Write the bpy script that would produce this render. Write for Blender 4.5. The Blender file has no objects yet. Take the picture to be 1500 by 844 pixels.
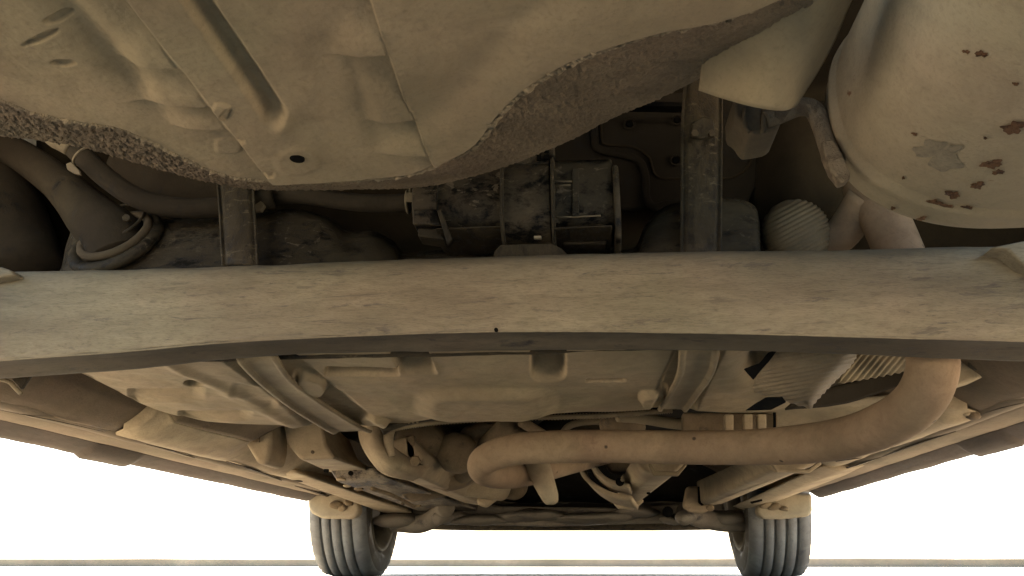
import bpy, bmesh, math, random
import numpy as np
from math import radians, sin, cos, pi, atan
random.seed(7); np.random.seed(7)
S = bpy.context.scene
C = S.collection

# ------------------------------------------------------------------ camera
F = 1150.0; HY = 822.0; VX = 870.0            # focal length in photo pixels, horizon row, vanishing column of the car
PIT = atan((HY-422)/F); YAW = atan((VX-750)*cos(PIT)/F); CH = 0.055
cd = bpy.data.cameras.new('camera'); cam = bpy.data.objects.new('camera', cd); C.objects.link(cam)
cam.location = (0, 0, CH); cam.rotation_euler = (pi/2+PIT, 0, YAW)
cd.sensor_width = 36; cd.lens = 36*F/1500; cd.clip_start = 0.01; cd.clip_end = 3000
S.camera = cam

# ------------------------------------------------------------------ light
SUN_EL = 50; SUN_AZ = -6                      # sun ahead of the car, to the left
w = bpy.data.worlds.new('World'); S.world = w; w.use_nodes = True
nt = w.node_tree; bg = nt.nodes['Background']
sk = nt.nodes.new('ShaderNodeTexSky'); sk.sky_type = 'NISHITA'; sk.sun_disc = False
sk.sun_elevation = radians(SUN_EL); sk.sun_rotation = radians(SUN_AZ); sk.dust_density = 2.5; sk.air_density = 1.0
nt.links.new(sk.outputs[0], bg.inputs[0]); bg.inputs[1].default_value = 0.15
sl = bpy.data.lights.new('sun', 'SUN'); sl.energy = 5; sl.angle = radians(0.5); sl.color = (1, .93, .82)
so = bpy.data.objects.new('sun', sl); C.objects.link(so)
so.rotation_euler = (radians(90-SUN_EL), 0, radians(180-SUN_AZ)); so.location = (3, 4, 6)
S.view_settings.view_transform = 'Standard'; S.view_settings.look = 'None'
S.view_settings.gamma = 1; S.view_settings.use_curve_mapping = False
S.view_settings.exposure = 2.88
S.render.resolution_x = 1024; S.render.resolution_y = 576
S.cycles.max_bounces = 10; S.cycles.diffuse_bounces = 7

# ------------------------------------------------------------------ measuring helpers (photo pixel -> point in the place)
def ray(px, py):
    f = np.array([0, cos(PIT), sin(PIT)]); u = np.array([0, -sin(PIT), cos(PIT)]); r = np.array([1., 0, 0])
    d = f + (px-750)/F*r - (py-422)/F*u
    c, s = cos(YAW), sin(YAW)
    return np.array([d[0]*c-d[1]*s, d[0]*s+d[1]*c, d[2]])
def at(px, py, Y):
    d = ray(px, py); t = Y/d[1]; return np.array([d[0]*t, Y, CH+d[2]*t])
def atz(px, py, z):
    d = ray(px, py); t = (z-CH)/d[2]; return np.array([d[0]*t, d[1]*t, z])
def pix(p):
    v = np.asarray(p, float)-np.array([0, 0, CH]); c, s = cos(-YAW), sin(-YAW)
    x = v[..., 0]*c-v[..., 1]*s; y = v[..., 0]*s+v[..., 1]*c
    f = y*cos(PIT)+v[..., 2]*sin(PIT); u = -y*sin(PIT)+v[..., 2]*cos(PIT)
    return 750+F*x/f, 422-F*u/f

# ------------------------------------------------------------------ noise
_L = np.random.rand(64, 64, 64)
def vnoise(p, sc):
    q = np.asarray(p)*sc; i = np.floor(q).astype(int); f = q-i; f = f*f*(3-2*f)
    def g(a, b, c): return _L[(i[..., 0]+a) % 64, (i[..., 1]+b) % 64, (i[..., 2]+c) % 64]
    x, y, z = f[..., 0], f[..., 1], f[..., 2]
    r = 0
    for a in (0, 1):
        for b in (0, 1):
            for c in (0, 1):
                r = r+g(a, b, c)*(x if a else 1-x)*(y if b else 1-y)*(z if c else 1-z)
    return r*2-1
def fbm(p, sc, n=3):
    return sum(vnoise(p, sc*2**k)/2**k for k in range(n))
def sstep(a, b, x):
    t = np.clip((x-a)/(b-a), 0, 1); return t*t*(3-2*t)

# ------------------------------------------------------------------ materials
def nodes(m):
    m.use_nodes = True; n = m.node_tree.nodes; l = m.node_tree.links
    return n, l, n['Principled BSDF']
def dusty(name, dust, under, cover=.8, patch=18, rough=.85, bump=.25, grain=260, smear=(1, 1, 1), rust=0, speck=.4, spot=0, streak=0, swipe=(.16, 1, 1.5)):
    """a surface under a coat of dried dust: base colour and relief only"""
    dust = (dust[0]*.95, dust[1]*.975, dust[2]*.975)
    m = bpy.data.materials.new(name); n, l, b = nodes(m)
    tc = n.new('ShaderNodeTexCoord'); mp = n.new('ShaderNodeMapping'); mp.inputs['Scale'].default_value = smear
    l.new(tc.outputs['Object'], mp.inputs[0])
    def noise(sc, det, ro=.6, dist=0, src=mp.outputs[0]):
        t = n.new('ShaderNodeTexNoise'); t.inputs['Scale'].default_value = sc; t.inputs['Detail'].default_value = det
        t.inputs['Roughness'].default_value = ro; t.inputs['Distortion'].default_value = dist; l.new(src, t.inputs[0]); return t.outputs[0]
    def ramp(src, a, b_, ca, cb):
        r = n.new('ShaderNodeValToRGB'); r.color_ramp.elements[0].position = a; r.color_ramp.elements[1].position = b_
        r.color_ramp.elements[0].color = (*ca, 1); r.color_ramp.elements[1].color = (*cb, 1); l.new(src, r.inputs[0]); return r.outputs[0]
    def mix(fac, a, c):
        x = n.new('ShaderNodeMix'); x.data_type = 'RGBA'; l.new(fac, x.inputs[0])
        for s_, v in ((6, a), (7, c)):
            if isinstance(v, tuple): x.inputs[s_].default_value = (*v, 1)
            else: l.new(v, x.inputs[s_])
        return x.outputs[2]
    hue = ramp(noise(7, 4, .6, .4, tc.outputs['Object']), .35, .65, (1.02, .985, .95), (.975, 1.0, .94))
    d2 = tuple(v*.70 for v in dust); d3 = tuple(min(1, v*1.22) for v in dust)
    n1 = noise(patch*.35, 5, .55, .3); n2 = noise(patch*2.2, 7, .7, .6); n3 = noise(grain, 3, .7)
    dc = mix(ramp(n1, .3, .7, (0, 0, 0), (1, 1, 1)), d2, d3)
    dc = mix(ramp(n2, .44, .70, (0, 0, 0), (.55, .55, .55)), dc, tuple(v*.60 for v in dust))
    dc = mix(ramp(n3, .5, .75, (0, 0, 0), (speck, speck, speck)), dc, tuple(v*.55 for v in dust))
    hm_x = n.new('ShaderNodeMix'); hm_x.data_type = 'RGBA'; hm_x.blend_type = 'MULTIPLY'; hm_x.inputs[0].default_value = 1
    l.new(dc, hm_x.inputs[6]); l.new(hue, hm_x.inputs[7]); dc = hm_x.outputs[2]
    lo = .5+(cover-.5)*.5
    cv = ramp(noise(patch, 10, .74, .25), 1-lo-.07, 1-lo+.04, (0, 0, 0), (1, 1, 1))
    if cover >= .99: col = dc
    else: col = mix(cv, under, dc)
    if streak:
        m2 = n.new('ShaderNodeMapping'); m2.inputs['Scale'].default_value = swipe; m2.inputs['Rotation'].default_value = (0, .06, 0); l.new(tc.outputs['Object'], m2.inputs[0])
        sv = noise(95, 6, .72, .8, m2.outputs[0]); gate = noise(6, 3, .6, .3, tc.outputs['Object'])
        mu = n.new('ShaderNodeMath'); mu.operation = 'MULTIPLY'; l.new(ramp(sv, .57, .62, (0, 0, 0), (1, 1, 1)), mu.inputs[0]); l.new(ramp(gate, .40, .62, (0, 0, 0), (streak, streak, streak)), mu.inputs[1])
        col = mix(mu.outputs[0], col, tuple(v*.8+.004 for v in under) if cover > .7 else tuple(v*2.3 for v in dust))
    if rust:
        rv = ramp(noise(26, 6, .65, .5, tc.outputs['Object']), 1-rust-.01, 1-rust+.02, (0, 0, 0), (1, 1, 1))
        rc = mix(noise(90, 3), (.07, .036, .018), (.13, .065, .030))
        col = mix(rv, col, rc)
    if spot:
        vo = n.new('ShaderNodeTexVoronoi'); vo.inputs['Scale'].default_value = spot; l.new(tc.outputs['Object'], vo.inputs[0])
        sv = ramp(vo.outputs['Distance'], .05, .09, (1, 1, 1), (0, 0, 0))
        col = mix(sv, col, (.05, .035, .022))
    l.new(col, b.inputs['Base Color'])
    rr = n.new('ShaderNodeMapRange'); rr.inputs[3].default_value = max(.3, rough-.3); rr.inputs[4].default_value = min(1, rough+.1)
    l.new(cv, rr.inputs[0]); l.new(rr.outputs[0], b.inputs['Roughness'])
    b.inputs['Specular IOR Level'].default_value = 0 if max(under) < .006 else .12
    ad = n.new('ShaderNodeMath'); ad.operation = 'ADD'; l.new(n3, ad.inputs[0]); l.new(n2, ad.inputs[1])
    ad2 = n.new('ShaderNodeMath'); ad2.operation = 'ADD'; l.new(ad.outputs[0], ad2.inputs[0]); l.new(cv, ad2.inputs[1])
    bp = n.new('ShaderNodeBump'); bp.inputs['Strength'].default_value = bump; bp.inputs['Distance'].default_value = .002
    l.new(ad2.outputs[0], bp.inputs['Height']); l.new(bp.outputs[0], b.inputs['Normal'])
    return m
M = {}
DU = (.225, .165, .098)
M['floor']   = dusty('dusty_floor_pan', DU, (.12, .088, .056), 0.9, 11, .9, .25, 300)
M['underseal'] = dusty('gritty_underseal', (.155, .108, .066), (.07, .05, .032), .9, 60, .95, 1.0, 420, speck=.8)
M['bead']    = dusty('seam_sealer', (.225, .168, .105), (.11, .08, .052), .92, 60, .95, .9, 500)
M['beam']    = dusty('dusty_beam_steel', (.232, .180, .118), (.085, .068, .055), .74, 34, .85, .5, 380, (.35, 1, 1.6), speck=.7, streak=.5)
M['beam_low'] = dusty('shaded_beam_edge', (.085, .066, .046), (.025, .021, .018), .72, 30, .8, .3, 300, (.4, 1, 1), streak=.6)  # less dusty steel, with the underside's shade also put into the colour
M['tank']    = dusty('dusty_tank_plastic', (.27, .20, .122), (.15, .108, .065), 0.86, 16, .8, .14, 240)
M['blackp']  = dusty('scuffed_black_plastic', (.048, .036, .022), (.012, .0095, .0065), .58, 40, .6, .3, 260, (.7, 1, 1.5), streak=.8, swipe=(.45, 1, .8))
M['canister'] = dusty('mud_streaked_canister', (.078, .058, .036), (.008, .007, .0055), 0.54, 38, .5, .35, 280, (.6, 1, .9), streak=.9, swipe=(.45, 1, .8))
M['rubhang'] = dusty('dusty_rubber_mount', (.085, .062, .038), (.04, .03, .02), .8, 26, .85, .3, 260)
M['rubber'] = dusty('dusty_rubber_hose', (.036, .026, .016), (.011, .0085, .006), .72, 20, .85, .3, 260)
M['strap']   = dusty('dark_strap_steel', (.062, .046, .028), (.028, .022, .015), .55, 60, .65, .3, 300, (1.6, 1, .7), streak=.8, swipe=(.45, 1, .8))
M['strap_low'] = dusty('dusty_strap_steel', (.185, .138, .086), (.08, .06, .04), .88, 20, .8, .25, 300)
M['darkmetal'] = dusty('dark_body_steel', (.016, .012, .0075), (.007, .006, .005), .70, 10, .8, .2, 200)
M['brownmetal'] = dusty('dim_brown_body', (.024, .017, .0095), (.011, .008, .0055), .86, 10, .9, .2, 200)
M['shield']  = dusty('dusty_aluminium_shield', (.21, .155, .092), (.13, .10, .065), .93, 8, .75, .12, 300)
M['foil']    = dusty('embossed_foil', (.115, .085, .050), (.06, .045, .028), .88, 30, .6, .2, 300)
M['muffler'] = dusty('dusty_muffler_steel', (.225, .172, .110), (.15, .115, .075), .88, 9, .85, .3, 320, rust=.30, spot=14)
M['foil2']   = dusty('embossed_foil_sheet', (.165, .125, .080), (.08, .06, .04), .85, 30, .6, .2, 300)
M['pipe'] = dusty('brown_exhaust_pipe', (.225, .150, .092), (.14, .085, .05), 0.78, 22, .85, .2, 300, spot=22)
M['hanger']  = dusty('rusty_hanger_steel', (.15, .11, .07), (.085, .058, .036), .62, 40, .9, .8, 320, rust=.34)
M['under']   = dusty('dusty_underbody', (.285, .212, .135), (.135, .096, .060), 0.8, 20, .9, .25, 240)
M['sill']    = dusty('dark_sill_paint', (.105, .080, .062), (.06, .048, .038), .75, 16, .75, .2, 240, (1, .3, 1))
M['engine']  = dusty('grimy_engine_metal', (.16, .113, .068), (.05, .037, .025), 0.72, 26, .85, .4, 260)
M['front']   = dusty('grey_brown_crossmember', (.15, .12, .09), (.045, .036, .028), .65, 12, .7, .3, 200, (.5, 1, 1))
M['tyre']    = dusty('dusty_tyre_rubber', (.145, .135, .124), (.078, .073, .068), .7, 20, .85, .25, 260, speck=.3)
M['tyre_side'] = dusty('tyre_sidewall', (.07, .058, .045), (.035,.03,.025), .6, 20, .8, .2, 260)
M['rim']     = dusty('dusty_wheel_rim', (.10, .08, .056), (.04,.033,.026), .7, 20, .6, .2, 260)
M['flap']    = dusty('pale_arch_liner', (0.271, 0.213, 0.143), (.15, .12, .08), .85, 14, .85, .2, 240)
M['black']   = dusty('black_hole_shade_and_bush', (.008, .007, .006), (.004, .004, .004), .5, 20, .9, .1, 240)  # near-black colour stands in for the dark inside holes and gaps
M['slit']    = dusty('dark_slit_shade', (.06, .042, .026), (.035, .025, .016), .6, 30, .95, .3, 260)  # dark brown paints the shade inside slits, seams and holes
M['mottled'] = dusty('mottled_grey_cover', (.24, .19, .14), (.05, .04, .032), .52, 22, .8, .6, 200, (1, .5, 1), speck=.9)
M['sillfloor'] = dusty('dusty_sill_floor', (.185, .138, .092), (.095, .07, .05), .82, 16, .9, .25, 240, (1, .4, 1))
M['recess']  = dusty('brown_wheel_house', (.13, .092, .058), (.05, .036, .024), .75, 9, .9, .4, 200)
M['paint']   = dusty('silver_body_paint', (.5, .47, .42), (.5, .47, .43), .5, 6, .4, .02, 100)

def ground_mat():
    m = bpy.data.materials.new('pale_dusty_concrete'); n, l, b = nodes(m)
    tc = n.new('ShaderNodeTexCoord')
    t = n.new('ShaderNodeTexNoise'); t.inputs['Scale'].default_value = 1.3; t.inputs['Detail'].default_value = 10; t.inputs['Roughness'].default_value = .65
    l.new(tc.outputs['Object'], t.inputs[0])
    t2 = n.new('ShaderNodeTexNoise'); t2.inputs['Scale'].default_value = 160; t2.inputs['Detail'].default_value = 4; l.new(tc.outputs['Object'], t2.inputs[0])
    r = n.new('ShaderNodeValToRGB'); r.color_ramp.elements[0].color = (.44, .37, .27, 1); r.color_ramp.elements[1].color = (.56, .485, .37, 1)
    r.color_ramp.elements[0].position = .35; r.color_ramp.elements[1].position = .65; l.new(t.outputs[0], r.inputs[0]); l.new(r.outputs[0], b.inputs['Base Color'])
    b.inputs['Roughness'].default_value = .95
    bp = n.new('ShaderNodeBump'); bp.inputs['Strength'].default_value = .3; bp.inputs['Distance'].default_value = .004
    l.new(t2.outputs[0], bp.inputs['Height']); l.new(bp.outputs[0], b.inputs['Normal'])
    return m
M['ground'] = ground_mat()
M['kerb'] = dusty('pale_kerb_concrete', (.20, .165, .120), (.15, .125, .095), .7, 3, .9, .2, 60)
M['joint'] = dusty('ground_joint', (.06, .052, .042), (.05, .044, .036), .7, 3, .9, .2, 60)

# ------------------------------------------------------------------ mesh helpers
ORG = np.array([-.12, 1.6, 0.0])
car = bpy.data.objects.new('car', None); C.objects.link(car); car.location = ORG
car['label'] = 'dusty brown underside of a car filling the picture, standing on two front tyres'
car['category'] = 'car'
def link(name, me, mat, parent=car, label=None, smooth=True, kind=None):
    o = bpy.data.objects.new(name, me); C.objects.link(o); o.parent = parent
    if mat is not None: me.materials.clear(); me.materials.append(mat)
    me.polygons.foreach_set('use_smooth', [smooth]*len(me.polygons))
    if label: o['label'] = label
    if kind: o['kind'] = kind
    return o
def mesh(name, v, f, org=ORG):
    me = bpy.data.meshes.new(name); me.from_pydata((np.asarray(v)-org).tolist(), [], f); me.update(); return me
def cr(P, n, closed=False):
    """Catmull-Rom through P (k,...) with n samples per span"""
    P = np.asarray(P, float); k = len(P)
    if k == 2: return np.array([P[0]*(1-t)+P[1]*t for t in np.linspace(0, 1, n+1)])
    Q = np.concatenate([[2*P[0]-P[1]], P, [2*P[-1]-P[-2]]]); out = []
    for i in range(1, k):
        p0, p1, p2, p3 = Q[i-1], Q[i], Q[i+1], Q[i+2]
        for t in np.arange(n)/n:
            out.append(.5*(2*p1+(p2-p0)*t+(2*p0-5*p1+4*p2-p3)*t*t+(3*p1-p0-3*p2+p3)*t**3))
    out.append(P[-1]); return np.array(out)
def grid_faces(a, b):
    return [(i*b+j, i*b+j+1, (i+1)*b+j+1, (i+1)*b+j) for i in range(a-1) for j in range(b-1)]
def gridobj(name, G, mat, parent=car, thick=.003, label=None, smooth=True):
    a, b = G.shape[:2]
    o = link(name, mesh(name, G.reshape(-1, 3), grid_faces(a, b)), mat, parent, label, smooth)
    if thick:
        s = o.modifiers.new('thickness', 'SOLIDIFY'); s.thickness = thick; s.offset = 0
    return o
def sheet(name, rows, mat, parent=car, thick=.003, n=6, m=6, rough=0, rs=30, label=None, lin_u=False, lin_v=False):
    """smooth sheet through rows of points; all rows hold the same number of points"""
    R = np.array(rows, float)
    def lin(P, n):
        P = np.asarray(P); out = []
        for i in range(len(P)-1):
            for t in np.arange(n)/n: out.append(P[i]*(1-t)+P[i+1]*t)
        out.append(P[-1]); return np.array(out)
    G = (lin if lin_v else cr)(R, n)
    G = np.array([(lin if lin_u else cr)(r, m) for r in G])
    if rough:
        d = fbm(G, rs, 3)*rough; G = G+d[..., None]*np.array([.3, -.4, -.8])
    return gridobj(name, G, mat, parent, thick, label)
def tube(name, pts, r, mat, parent=car, n=8, seg=20, rough=0, label=None, caps=True, flat=1.0, ribs=None):
    P = cr(pts, n) if len(pts) > 2 else cr(pts, max(n, 2))
    r = np.asarray(r, float)
    if r.ndim == 0: Rr = np.full(len(P), float(r))
    else: Rr = np.interp(np.linspace(0, len(r)-1, len(P)), np.arange(len(r)), r)
    T = np.gradient(P, axis=0); T /= np.linalg.norm(T, axis=1)[:, None]+1e-9
    up = np.array([0, 0, 1.]) if abs(T[0][2]) < .9 else np.array([0, 1., 0])
    N = np.cross(T[0], up); N /= np.linalg.norm(N); V = []
    for i in range(len(P)):
        N = N-T[i]*N.dot(T[i]); N /= np.linalg.norm(N); B = np.cross(T[i], N)
        rr = Rr[i]*(1 if ribs is None else 1+ribs*(i % 2))
        for a in np.arange(seg)/seg*2*pi:
            V.append(P[i]+rr*(cos(a)*N+sin(a)*B*flat))
    V = np.array(V)
    if rough:
        V = V+(fbm(V, 14, 2)*rough)[:, None]*np.array([.5, .5, .7])
    f = [(i*seg+j, i*seg+(j+1) % seg, (i+1)*seg+(j+1) % seg, (i+1)*seg+j) for i in range(len(P)-1) for j in range(seg)]
    if caps: f += [tuple(range(seg))[::-1], tuple((len(P)-1)*seg+j for j in range(seg))]
    return link(name, mesh(name, V, f), mat, parent, label)
def bev(o, w=.004, s=2):
    b = o.modifiers.new('bevel', 'BEVEL'); b.width = w; b.segments = s+(w > .009)*2; b.limit_method = 'ANGLE'; b.angle_limit = radians(35)
    o.data.polygons.foreach_set('use_smooth', [True]*len(o.data.polygons))
    wn = o.modifiers.new('normals', 'WEIGHTED_NORMAL'); wn.keep_sharp = False
    return o
def hexa(name, q1, q2, mat, parent=car, bw=.004, label=None):
    """solid between two matching polygons"""
    k = len(q1); v = list(q1)+list(q2)
    f = [tuple(range(k)), tuple(range(2*k-1, k-1, -1))]+[(i, i+k, (i+1) % k+k, (i+1) % k) for i in range(k)]
    me = mesh(name, v, f); bm = bmesh.new(); bm.from_mesh(me); bmesh.ops.recalc_face_normals(bm, faces=bm.faces); bm.to_mesh(me); bm.free()
    return bev(link(name, me, mat, parent, label), bw)
def slab(name, poly, Y, depth, mat, parent=car, bw=.004, label=None, rise=0):
    """an outline measured at distance Y, given real depth away from the camera"""
    q1 = [at(x, y, Y) for x, y in poly]; q2 = [p+np.array([0, depth, rise]) for p in q1]
    return hexa(name, q1, q2, mat, parent, bw, label)
def bar(name, a, b, w, h, mat, parent=car, bw=.004, label=None, w2=None, h2=None):
    """box-section bar from a to b, a and b on the centre of its lower face, w wide, h high"""
    a = np.array(a, float); b = np.array(b, float); t = b-a; s = np.cross(t, [0, 0, 1.]); s /= np.linalg.norm(s); u = np.array([0, 0, 1.])
    w2 = w2 or w; h2 = h2 or h
    f = lambda p, w, h: [p-s*w/2, p+s*w/2, p+s*w/2+u*h, p-s*w/2+u*h]
    return hexa(name, f(a, w, h), f(b, w2, h2), mat, parent, bw, label)
def disc(name, c, nrm, r, h, mat, parent=car, seg=20, label=None, sq=1.0):
    c = np.array(c, float); nrm = np.array(nrm, float); nrm /= np.linalg.norm(nrm)
    a = np.cross(nrm, [0, 1., .1]); a /= np.linalg.norm(a); b = np.cross(nrm, a)
    ring = lambda o_, r_: [c+nrm*o_+r_*(cos(t)*a+sin(t)*b*sq) for t in np.arange(seg)/seg*2*pi]
    v = ring(0, r)+ring(h*.8, r)+ring(h, r*.88)
    f = [tuple(range(seg))[::-1], tuple(2*seg+j for j in range(seg))]
    f += [(k*seg+j, k*seg+(j+1) % seg, (k+1)*seg+(j+1) % seg, (k+1)*seg+j) for k in (0, 1) for j in range(seg)]
    return link(name, mesh(name, v, f), mat, parent, label)
def bolt(p, r=.008, nrm=(0, -.5, -1), parent=car, mat='strap', name='bolt', h=.008):
    o = disc(name, p, nrm, r, h, M[mat], parent, 6); o.data.polygons.foreach_set('use_smooth', [False]*len(o.data.polygons)); return o

# ------------------------------------------------------------------ the setting
def plane(name, x0, x1, y0, y1, z, mat):
    me = bpy.data.meshes.new(name); me.from_pydata([(x0, y0, z), (x1, y0, z), (x1, y1, z), (x0, y1, z)], [], [(0, 1, 2, 3)])
    o = bpy.data.objects.new(name, me); C.objects.link(o); me.materials.append(mat); o['kind'] = 'structure'; return o
plane('ground', -600, 600, -200, 1500, 0, M['ground'])
plane('ground_joint', -60, 60, 5.7, 5.95, .004, M['joint'])
def kerb(y, z, d, tag, y2=0):
    n = 120; xs = np.linspace(-60, 60, n); rng = np.random.RandomState(int(y*10))
    prof = [(0, 0), (0, .8), (.15, 1), (1, 1), (1, 0)]
    v = []; f = []
    for x in xs:
        hz = z*(1+.05*rng.randn())
        for a, b in prof: v.append((x, y+a*d, b*hz))
    k = len(prof)
    for i in range(n-1):
        for j in range(k-1): f.append((i*k+j, i*k+j+1, (i+1)*k+j+1, (i+1)*k+j))
    me = bpy.data.meshes.new(tag); me.from_pydata(v, [], f); o = bpy.data.objects.new(tag, me); C.objects.link(o); me.materials.append(M['kerb'])
    return o
k = kerb(8.2, .088, .4, 'kerb'); k['label'] = 'low pale kerb running across behind the car, on the horizon'; k['category'] = 'kerb'

# ================================================================== SPARE WHEEL WELL
ZW = .36
edge = [(-90, 100), (0, 145), (60, 168), (125, 180), (180, 190), (250, 222), (310, 250), (370, 263), (450, 264), (530, 263), (600, 256),
        (650, 236), (695, 212), (728, 170), (765, 132), (815, 100), (880, 72), (960, 48), (1040, 32), (1110, 10), (1190, -30)]
sil  = [(-90, 150), (0, 188), (60, 196), (125, 207), (180, 224), (250, 243), (310, 256), (370, 266), (450, 268), (530, 267), (600, 266),
        (650, 261), (700, 250), (750, 236), (800, 217), (850, 195), (900, 168), (965, 140), (1035, 104), (1110, 70), (1190, 20)]
nu, nv = 900, 420
E0 = cr([atz(x, y, ZW) for x, y in edge], 40)
E0 = np.array([[np.interp(t, np.arange(len(E0)), E0[:, k]) for k in range(3)] for t in np.linspace(0, len(E0)-1, nu)])
x0 = np.linspace(-.50, .16, nu)
st = np.stack([x0, np.full(nu, .235), np.full(nu, ZW)], 1)
v = np.linspace(0, 1, nv)[:, None, None]; v = 1-(1-v)**1.25
G = st[None]*(1-v)+E0[None]*v
X, Y_ = pix(G)
def seg(p0, p1):
    p0 = np.array(p0, float); p1 = np.array(p1, float); d = p1-p0; L = np.linalg.norm(d); d /= L
    t = (X-p0[0])*d[0]+(Y_-p0[1])*d[1]; s = (X-p0[0])*d[1]-(Y_-p0[1])*d[0]
    return s, t, L
H = np.zeros_like(X)                                   # relief in metres, + is down towards the ground
s, t, L = seg((185, -12), (402, 268)); H += .0068*sstep(-4, 4, s)-.0045*sstep(0, 130, s)    # long pressed step
s, t, L = seg((285, -15), (402, 160))                   # deep groove with a rounded end
dd = np.hypot(s, np.clip(t-L, 0, None)); H -= .010*(1-sstep(3, 22, dd))
H += .004*np.exp(-(np.hypot(X-415, Y_-175)/16)**2)
s, t, L = seg((545, -5), (600, 160)); a1 = s
s2, t2, L2 = seg((598, 150), (640, 250))
lap = np.where(t < L, sstep(-3, 3, s), sstep(-3, 3, s2)); sd = np.where(t < L, s, s2)
H += .0038*np.where(t < L, sstep(-1.5, 1.5, s), sstep(-1.5, 1.5, s2))*(1-.8*sstep(5, 110, sd))        # lapped panel seam
s, t, L = seg((60, -30), (232, 160)); H -= .007*np.exp(-(s/22)**2)*(1-sstep(L-40, L+50, t))
def ledge(x0, x1, y, h, up=55, slope=0):
    yy = y+slope*(X-x0)
    h = h*1.6
    return h*sstep(x0-25, x0+35, X)*(1-sstep(x1-4, x1+4, X))*sstep(yy-up, yy-4, Y_)*(1-sstep(yy-2, yy+3, Y_))
s1_, _, _ = seg((185, -12), (402, 268)); mL = 1-sstep(-5, 3, s1_); mR = 1-lap
H += mL*(ledge(186, 290, 92, .0038, 70)+ledge(200, 330, 150, .0034, 45)+ledge(262, 350, 184, .0032, 34))
H += mR*(ledge(495, 600, 76, .0030, 60, -.1)+ledge(545, 620, 173, .0032, 75)+ledge(570, 640, 220, .003, 36))
def pad(xc, yc, a, b, h, an=0, p=4):
    ca, sa = cos(an), sin(an); u = ((X-xc)*ca+(Y_-yc)*sa)/a; w_ = (-(X-xc)*sa+(Y_-yc)*ca)/b
    return h*(1-sstep(.75, 1.15, (np.abs(u)**p+np.abs(w_)**p)**(1/p)))
H += pad(325, 152, 13, 12, .0020, .3)-pad(333, 156, 7, 9, .0022, .6)+pad(335, 213, 20, 11, .0014, -.05)
H -= pad(352, 197, 7, 4, .003)+pad(394, 246, 9, 5, .0025)
H += pad(437, 228, 34, 20, .0014, 0, 2)
H -= .006*np.exp(-((X-(780-(Y_*.95)))/48)**2)*sstep(-60, 20, Y_)*(1-sstep(150, 230, Y_))
H += .0015*np.exp(-(((X-560)/60)**2+((Y_-215)/40)**2)); H -= .002*np.exp(-(((X-480)/40)**2+((Y_-60)/70)**2))
H += .001*np.exp(-(((X-445)/26)**2+((Y_-130)/60)**2)); H -= .0018*np.exp(-((X-(490+Y_*.3))/14)**2)*sstep(60, 110, Y_)*(1-sstep(205, 225, Y_))
H -= pad(85, 30, 20, 6, .003, -.1, 2)+pad(60, 55, 28, 5, .003, -.4, 2)+pad(93, 92, 18, 5, .003, 0, 2)
H += .0010*fbm(G, 9, 3)+.00030*fbm(G, 60, 3)+.00018*fbm(G, 240, 2)
edgef = (v[:, :, 0])*np.ones_like(X)
H *= 1-sstep(.985, 1, edgef)
Wb = G.copy(); Wb[..., 2] -= H
kk = np.unravel_index(np.argmin((X-437)**2+(Y_-222)**2), X.shape); HOLE = Wb[kk]
# the side wall rolls up and forward from the edge to the body
S1 = cr([atz(x, y, .415) for x, y in sil], 40)
S1 = np.array([[np.interp(t, np.arange(len(S1)), S1[:, k]) for k in range(3)] for t in np.linspace(0, len(S1)-1, nu)])
S1[:, 1] = np.maximum(S1[:, 1], E0[:, 1]+.012)
S0 = E0*.5+S1*.5; S0[:, 2] = .383
S2 = S1+np.array([0, .02, .09]); S3 = S2+np.array([0, .0, .22])
SW = cr([E0+np.array([0, 0, .0005]), S0, S1, S2, S3], 34)
lum = fbm(SW, 300, 3); left = 1-sstep(-.30, -.2, SW[..., 0])
fade = sstep(0, 8, np.arange(len(SW)))[:, None]
dsp = (.0010+.0008*left)*lum*fade
SW = SW+dsp[..., None]*np.array([.2, .5, -1])
gridobj('spare_wheel_well', Wb, M['floor'], thick=0, label='wide dusty pressed steel pan above, with long ribs and a lapped seam')
well = bpy.data.objects['spare_wheel_well']
gridobj('side_wall', SW, M['underseal'], well, thick=0, label='rough gritty band curving up round the pan')
# lumpy sealer bead round the edge
bp_ = E0[::2].copy(); 
rb = .0022+.0015*np.abs(fbm(bp_, 60, 2)); xx = bp_[:, 0]
def lump_tube(name, P, r, mat, parent, seg_=10, jag=.7, fr=420):
    T = np.gradient(P, axis=0); T /= np.linalg.norm(T, axis=1)[:, None]; V = []
    for i in range(len(P)):
        N = np.cross(T[i], [0, 0, 1.]); N /= np.linalg.norm(N); B = np.cross(T[i], N)
        for a in np.arange(seg_)/seg_*2*pi: V.append(P[i]+r[i]*(cos(a)*N+sin(a)*B))
    V = np.array(V); V = V+(fbm(V, fr, 2)*np.repeat(r, seg_)*jag)[:, None]*np.array([.6, .6, 1])
    f = [(i*seg_+j, i*seg_+(j+1) % seg_, (i+1)*seg_+(j+1) % seg_, (i+1)*seg_+j) for i in range(len(P)-1) for j in range(seg_)]
    return link(name, mesh(name, V, f), mat, parent)
bead = cr(E0[::5], 7); rr_ = .0021+.0020*np.abs(fbm(bead, 110, 3))+.0016*sstep(-.12, -.05, bead[:, 0])*(1-sstep(.0, .06, bead[:, 0]))
lump_tube('sealer_bead', bead+np.array([0, .001, .0015]), rr_, M['bead'], well)
disc('drain_hole_shade', HOLE+np.array([0, 0, .0006]), (.0, -.06, -1), .0058, .0014, M['black'], well, 28)  # flat black disc; its colour paints the dark of the hole
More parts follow.
